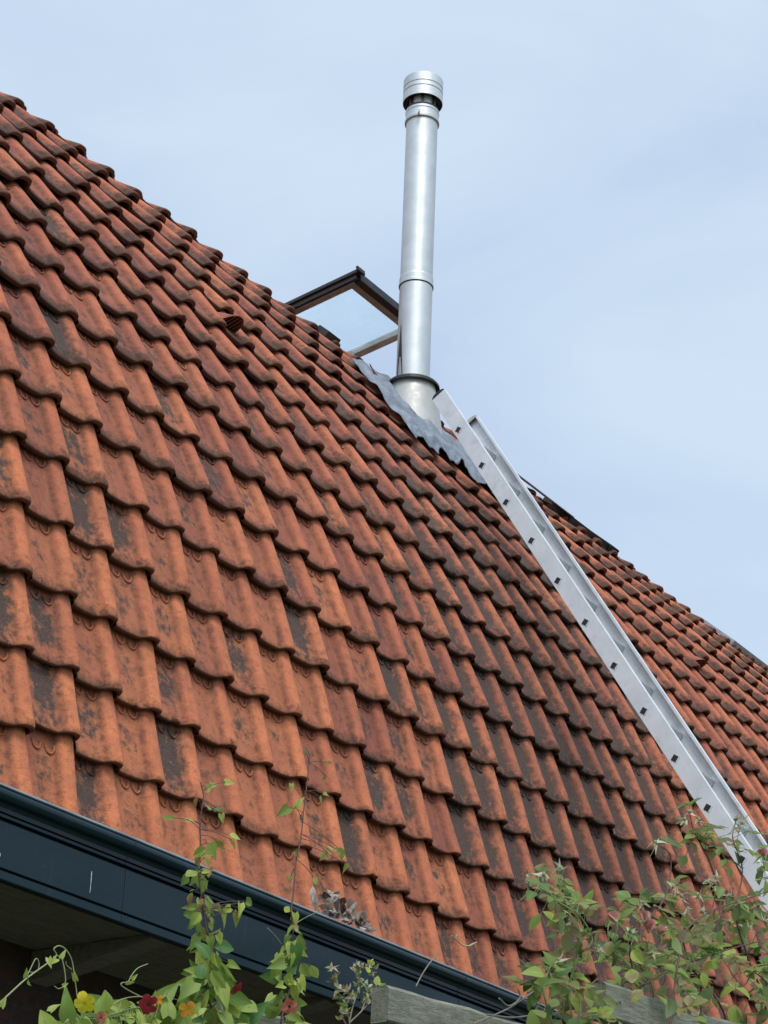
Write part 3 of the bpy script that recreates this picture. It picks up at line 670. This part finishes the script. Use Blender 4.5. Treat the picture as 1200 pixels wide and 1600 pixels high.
st1 = [(334, 1640), (335, 1590), (322, 1545), (333, 1500), (322, 1450), (316, 1410), (311, 1370), (313, 1330), (313, 1280), (318, 1245), (313, 1222)]
lf1 = auto(st1[:4], 20, 17, 24, 44, 34) + auto(st1[2:8], 13, 8, 16, 28, 18) + [
    (322, 1232, 20, 1, -.2), (330, 1228, 17, 1, -.6), (308, 1245, 16, -.6, .7), (340, 1268, 18, .8, -.3), (346, 1272, 16, .5, .9), (352, 1222, 16, 1, .3), (328, 1265, 12, -.4, -.2), (285, 1278, 15, .6, .3), (270, 1278, 16, -.9, .2),
    (290, 1282, 14, .9, .1), (340, 1315, 20, .7, .6), (358, 1305, 20, 1, -.3), (362, 1312, 16, .7, .7), (330, 1318, 26, -.2, .6), (322, 1325, 24, -.4, .7), (375, 1412, 22, -.3, .8), (385, 1408, 22, 1, .1), (372, 1425, 24, .2, .9), (360, 1418, 18, -.7, .6), (345, 1425, 26, .6, .7),
    (293, 1365, 22, -.1, .9), (340, 1460, 26, .9, .2), (310, 1475, 28, -.8, .5)]
vine('climbing_vine', 'leafy green twining vine rising in front of gutter, above the deep red flower', st1, lf1, 3.72)
st2 = [(436, 1640), (440, 1590), (452, 1545), (450, 1500), (458, 1455), (455, 1425), (459, 1390), (462, 1350), (470, 1310), (474, 1270), (480, 1220), (484, 1178)]
lf2 = auto(st2[:4], 14, 10, 20, 36, 24) + auto(st2[3:6], 9, 6, 14, 24, 13) + [
    (450, 1262, 26, -.7, .2), (462, 1262, 22, .2, -.4), (470, 1275, 18, .4, .8), (505, 1240, 13, .8, .4), (500, 1246, 15, .9, .3), (455, 1225, 15, -.4, .8), (490, 1182, 14, .8, .4), (478, 1178, 12, -.7, -.1), (510, 1192, 11, .6, -.1), (508, 1212, 10, -.2, .4),
    (512, 1332, 20, -.7, .4), (524, 1326, 20, .6, .1), (534, 1330, 18, .5, .9), (540, 1350, 18, .1, .9), (518, 1330, 16, -.2, -.6), (490, 1370, 14, .5, .6), (462, 1330, 14, -.3, .5), (455, 1368, 13, -.7, .3), (468, 1460, 34, .7, .9), (470, 1505, 26, .8, .3), (485, 1508, 26, .6, .8), (468, 1528, 26, .9, .5), (462, 1478, 40, -.1, .9), (455, 1500, 36, -.3, .9)]
vine('climbing_vine', 'thin red-stemmed vine rising to the tiles above the salmon flower, beside the dry leaves', st2, lf2, 3.78)
# leaf hanging between the two vines
# creeping foliage along the bottom
st3 = [(60, 1640), (110, 1600), (160, 1590), (210, 1575), (260, 1572), (310, 1575), (355, 1562)]
lf3 = []
for _ in range(120):
    x = random.uniform(78, 390); lf3.append((x, random.uniform(1566 if x > 150 else 1580, 1625) - (10 if random.random() < .2 and x > 150 else 0), random.uniform(18, 42), random.uniform(-1, 1), random.uniform(-.9, .7)))
cr = vine('creeping_vine', 'low green vine with twining pale tendrils along the bottom left, carrying the flowers', st3, lf3, 3.80)
td = MB()
for pts, r_ in (([(-30, 1585), (0, 1566), (40, 1530), (80, 1501), (88, 1492), (84, 1483), (92, 1478), (102, 1483), (112, 1500), (117, 1530), (121, 1560)], .0024), ([(40, 1530), (47, 1515), (56, 1498), (61, 1505), (58, 1518), (47, 1519)], .0015),
                ([(88, 1492), (97, 1500), (102, 1525), (101, 1539), (92, 1545), (85, 1541)], .002), ([(112, 1515), (104, 1508), (103, 1502)], .0013),
                ([(232, 1562), (215, 1555), (192, 1542), (190, 1536), (200, 1534), (205, 1525), (215, 1513), (231, 1506)], .0019), ([(160, 1580), (195, 1560), (240, 1558), (300, 1565), (340, 1572)], .0018),
                ([(322, 1500), (330, 1520), (345, 1530), (352, 1545)], .0015), ([(190, 1600), (186, 1580), (190, 1560)], .0016), ([(418, 1450), (430, 1462), (440, 1475)], .0013), ([(459, 1445), (475, 1435), (500, 1423)], .0012)):
    p = path(pts, 3.78, 6); td = MB(); td.tube(p, [r_ * (1 - .35 * i / len(p)) for i in range(len(p))], 7); td.build('tendril', M_TENDR, cr)
for x, y, sz in ((76, 1497, 16), (88, 1498, 18), (96, 1497, 14), (40, 1527, 13), (44, 1532, 14), (198, 1535, 14), (206, 1530, 12), (117, 1530, 14), (119, 1532, 12), (2, 1573, 16), (98, 1540, 10)):
    nl = Leaves(); nl.leaf(at(x, y, 3.76), Vector((random.uniform(-1, 1) * .6, -.2, random.uniform(-.8, .8))), TOCAM + rv() * .6, sz * PX, sz * PX * .55, 'arrow', .2, .3, r=.7, q=.2); nl.build('tendril_leaf', M_VINE, cr)

def flower(label, x, y, w, size, mat, throat=True, n=5, face=None):
    root = empty('flower', at(x, y, w)); tag(root, label, 'flower', 'flowers along the creeping vine')
    f = (face or TOCAM).normalized() + rv() * .12; a = f.orthogonal().normalized(); b = f.cross(a); lv = Leaves(); c = at(x, y, w)
    for i in range(n):
        an = 2 * math.pi * i / n + random.uniform(-.12, .12); d = (a * math.cos(an) + b * math.sin(an)); 
        lv.leaf(c + d * size * .06, d + f * random.uniform(.1, .35), f + rv() * .15, size * random.uniform(.46, .56), size * random.uniform(.44, .54), 'petal', random.uniform(.1, .4), random.uniform(-.1, .3), r=random.random(), q=0)
    lv.build('petals', mat, root)
    mb = MB(); mb.tube([c - f * size * .25, c + f * size * .01], [size * .05, size * .10], 12); mb.build('throat', M_DOT if throat else M_YEL, root)
    mb = MB(); e = c - f * size * .25; mb.tube(spline([e, e - f * .015 + Vector((0, 0, -.01)), e + Vector((0, .01, -.045))], 4), .0013, 6); mb.build('stalk', M_STEMG, root)
    return root
flower('bright yellow flower at the left end of the creeping vine', 132, 1567, 3.66, .050, M_YEL, False)
flower('deep red flower, larger, low between the yellow and orange flowers', 232, 1570, 3.66, .046, M_RED)
flower('orange flower with twisted petals left of the leafy vine', 293, 1577, 3.66, .040, M_ORA, False, 4)
flower('small orange flower peeping out behind the larger deep red one', 249, 1563, 3.70, .022, M_ORA, False, 4)
flower('small crimson flower turned sideways right of the leafy vine stem', 368, 1545, 3.66, .038, M_RED, True, 5, Vector((.1, -.8, -.5)))
flower('salmon pink flower with black throat on the thin vine', 452, 1573, 3.68, .042, M_SAL)
flower('withered brown and pink flower head below the yellow flower', 158, 1590, 3.66, .028, M_SAL, True, 4)

# withered shrub tip
wt = empty('withered_plant', (0, 0, 0)); tag(wt, 'half withered shrub tip with dried seed heads, left of the pergola beam end', 'plant')
mb = MB()
tips = []
for pts in ([(545, 1640), (546, 1600), (540, 1575), (530, 1552), (524, 1530), (521, 1513)], [(546, 1595), (552, 1570), (560, 1545), (558, 1525), (560, 1508)], [(546, 1598), (565, 1580), (580, 1562), (588, 1545), (582, 1520), (577, 1505)], [(540, 1600), (534, 1585), (538, 1570)], [(552, 1570), (545, 1555), (540, 1545)], [(565, 1580), (572, 1560), (575, 1540)]):
    p = path(pts, 3.85, 5); mb.tube(p, [.0028 - .0018 * i / len(p) for i in range(len(p))], 6); tips.append(p)
mb.build('stem', M_TWIG, wt)
lv = Leaves(); dr = Leaves()
for p in tips:
    dr = Leaves()
    for q_ in p[len(p) // 3:]:
        for _ in range(2):
            (dr if random.random() < .6 else lv).leaf(q_ + rv() * .008, rv() + Vector((0, 0, .2)), rv() + TOCAM, random.uniform(.012, .03), random.uniform(.008, .016), 'ovate', .5, .5, r=random.random())
    if dr.v: dr.build('dried_bract', M_SEPAL, wt)
for x, y in ((588, 1540), (595, 1545), (592, 1555), (584, 1555), (575, 1520), (585, 1508)): lv.leaf(at(x, y, 3.83), rv(), TOCAM + rv() * .4, .032, .022, 'ovate', .1, .2, r=.9, q=0)
for x, y in ((521, 1513), (560, 1508), (577, 1505)):
    hd = Leaves()
    for k in range(5):
        hd.leaf(at(x, y, 3.84), rv() + Vector((.3, 0, -.1)), rv(), .022, .007, 'sepal', .3, .3, r=1)
    hd.build('seed_head', M_SEPAL, wt)
lv.build('foliage', M_VINE, wt)

# dry leaf litter caught in the gutter, and twigs
dl = empty('dry_leaf_heap', (0, 0, 0)); tag(dl, 'heap of curled grey-brown dry leaves caught on the gutter edge', 'dry leaves')
lv = Leaves()
for _ in range(50):
    x = random.uniform(505, 576); y = 1417 + (x - 508) * .47 + random.uniform(-10, 12) - 8 * math.sin((x - 508) / 66 * 3.14)
    lv.leaf(at(x, y, GW + .035), rv(), rv() * .6 + TOCAM, random.uniform(.03, .055), random.uniform(.018, .032), 'ovate', random.uniform(-.6, .9), random.uniform(-.8, .8), r=random.random(), q=random.random())
for x, y, d in ((489, 1385, (.1, 0, -1)), (491, 1395, (.2, 0, -1)), (516, 1400, (.8, -.4, .3)), (528, 1398, (-.2, 0, -1))):
    lv.leaf(at(x, y, GW + .03), d, TOCAM + rv() * .3, .06, .022, 'ovate', .5, .6, r=1 if x < 500 else .2, q=.4)
lv.build('leaves', M_DRY, dl)
mb = MB(); mb.tube(path([(650, 1541), (660, 1522), (672, 1504), (685, 1489)], 3.85), .0022, 6); o = mb.build('twig', M_TWIG); tag(o, 'straight thin grey twig rising from the pergola beam end', 'twig')
mb = MB()
for pts in ([(706, 1462), (715, 1470), (722, 1476), (733, 1478), (745, 1472)], [(715, 1470), (712, 1465), (714, 1460)], [(733, 1478), (740, 1474), (742, 1478)]):
    p = path(pts, 4.50); mb.tube(p, .0028, 6)
o = mb.build('curled_tendril', simple('straw', (0.42, 0.33, 0.18), .8)); tag(o, 'short straw-coloured dead tendril lying on the bottom course of tiles', 'tendril')
mb = MB()
for pts in ([(740, 1600), (790, 1578), (815, 1562), (836, 1548)], [(780, 1560), (795, 1572), (812, 1560), (810, 1545)], [(812, 1560), (830, 1568), (845, 1575)], [(760, 1585), (800, 1590), (840, 1585)]):
    p = path(pts, 3.5); mb.tube(p, .003, 6)
o = mb.build('bare_branch', M_TWIG); tag(o, 'bare grey forked branch crossing the gutter end left of the roses', 'branch')

# ---------------------------------------------------------------- rose bush
rose = empty('rose_bush', (0, 0, 0)); tag(rose, 'rose bush with pink buds and spent flower heads in front of the ladder foot', 'rose bush')
canes = [[(905, 1640), (890, 1560), (900, 1500), (925, 1470), (905, 1430), (880, 1410), (840, 1385)], [(1000, 1660), (985, 1600), (990, 1530), (985, 1480), (1010, 1440), (1040, 1400), (1048, 1340), (1028, 1318)],
         [(1040, 1660), (1050, 1580), (1060, 1500), (1075, 1450), (1120, 1420), (1180, 1400), (1230, 1380)], [(1100, 1660), (1095, 1560), (1100, 1480), (1130, 1420), (1110, 1350), (1085, 1300), (1078, 1272)],
         [(1180, 1660), (1190, 1560), (1170, 1500), (1150, 1430), (1160, 1360), (1145, 1310), (1150, 1285)], [(940, 1650), (960, 1580), (1020, 1530), (1090, 1500), (1150, 1480), (1230, 1460)],
         [(880, 1650), (860, 1590), (850, 1540), (870, 1490), (885, 1455)], [(1060, 1660), (1030, 1590), (1010, 1520), (960, 1490), (950, 1450), (963, 1435)], [(960, 1650), (970, 1560), (1000, 1500), (1030, 1470), (1035, 1452)],
         [(1140, 1660), (1130, 1580), (1080, 1510), (1060, 1460), (1000, 1420), (990, 1400)], [(1220, 1560), (1180, 1520), (1160, 1540), (1130, 1500)], [(1230, 1350), (1200, 1330), (1180, 1335)], [(900, 1650), (905, 1560), (870, 1530)],
         [(920, 1470), (895, 1420), (875, 1380), (872, 1358)], [(905, 1430), (862, 1400), (850, 1365)], [(1085, 1300), (1110, 1310), (1150, 1300)]]
cm = MB(); cg = MB(); rl = Leaves(); RW = 3.25; RPX = .00215
for ci, c in enumerate(canes):
    w = RW + random.uniform(-.18, .22); p = path(c, w, 6); k = len(p); th_ = .0045 if ci < 10 else .0026
    cg = MB(); cg.tube(p, [th_ * (1 - .62 * i / k) for i in range(k)], 7)
    for i in range(2, k):
        tail = i / k
        if random.random() < (.55 if tail < .75 else .34):
            q0 = p[i]; out_ = (rv() + Vector((0, 0, .15))).normalized(); L_ = random.uniform(.05, .11); e = q0 + out_ * L_
            mid_ = (q0 + e) / 2 + Vector((0, 0, .01)); st = spline([q0, mid_, e + Vector((0, 0, -.01))], 3); cg.tube(st, .0010, 5)
            nn = TOCAM * random.uniform(-.1, .6) + Vector((0, 0, 1.0)) + rv() * .5; sdv = out_.cross(nn).normalized()
            sz = random.uniform(.042, .072); rr = min(1, max(0, random.gauss(.45, .3))); qq = random.random()
            rl.leaf(st[-1], out_ + Vector((0, 0, -.2)), nn, sz, sz * .66, 'ovate', random.uniform(0, .4), random.uniform(.1, .45), rr, qq)
            for f_, s2 in ((.55, 1), (.55, -1), (.85, 1), (.85, -1))[: random.choice((2, 4))]:
                b_ = st[min(len(st) - 1, int(f_ * len(st)))]
                rl.leaf(b_, out_ * .45 + sdv * s2, nn + rv() * .2, sz * .85, sz * .55, 'ovate', random.uniform(0, .4), random.uniform(.1, .45), rr, qq)
    cg.build('cane', M_STEMR if ci in (1, 3, 5, 9, 2, 4, 8, 10) else M_STEMG, rose)
# fuller leaves low in the bush
for _ in range(175):
    x = random.uniform(832, 1215); lim = 1475 + 60 * abs(math.sin(x * .021)) if x < 940 else 1335 + 120 * abs(math.sin(x * .017 + 1.0))
    y = random.uniform(lim, 1640)
    if 900 < x < 1100 and y < 1440: continue
    sz = random.uniform(.042, .072); pp = at(x, y, RW + random.uniform(-.25, .3))
    rl.leaf(pp, rv() + Vector((0, 0, -.1)), Vector((0, 0, .9)) + TOCAM * .4 + rv() * .7, sz, sz * .66, 'ovate', random.uniform(0, .45), random.uniform(.05, .5), min(1, max(0, random.gauss(.42, .36))), random.random())
rl.build('foliage', M_ROSE, rose)
def bud(x, y, kind):
    c = at(x, y, RW - .12); mb = Leaves(); up_ = (Vector((0, 0, 1)) + rv() * .5).normalized()
    if kind == 'pink':
        for k in range(7):
            d = (up_ + rv() * .35); mb.leaf(c, d, rv(), .036, .027, 'petal', .35, .5, r=random.random(), q=0)
        mb.build('rose_bud', M_PINK, rose)
    else:
        for k in range(6): mb.leaf(c, (rv() + Vector((0, 0, -.25))).normalized(), rv(), random.uniform(.024, .042), .013, 'sepal', .4, .3, r=random.random(), q=random.random())
        mb.build('spent_flower', M_SEPAL, rose)
    h = MB(); h.lathe([(0, -.008), (.0055, -.004), (.0065, .001), (.004, .007), (0, .009)], c, 10); h.build('rose_hip', M_STEMG, rose)
    h = MB(); h.tube(spline([c, c + Vector((0, 0, -.02)) + rv() * .008, c + Vector((random.uniform(-.02, .02), .02, -.06))], 4), .0012, 5); h.build('bud_stalk', M_STEMG, rose)
for x, y in ((963, 1440), (1014, 1455), (1030, 1462), (1040, 1495), (1006, 1440), (1195, 1340)): bud(x, y, 'pink')
for x, y in ((1078, 1268), (1070, 1280), (1092, 1280), (1024, 1316), (1150, 1280), (1158, 1285), (850, 1366), (877, 1357), (825, 1378), (895, 1437), (1108, 1376), (1130, 1392), (1118, 1388), (1090, 1398), (1065, 1400), (1128, 1493), (1152, 1505), (1120, 1372), (1140, 1400), (1020, 1490), (905, 1465), (1060, 1478), (1196, 1440), (1002, 1410), (1075, 1420), (1098, 1425), (1052, 1385), (1140, 1440), (1170, 1450), (985, 1455), (935, 1480), (1082, 1500), (870, 1500), (1185, 1415), (1112, 1460)): bud(x, y, 'spent')
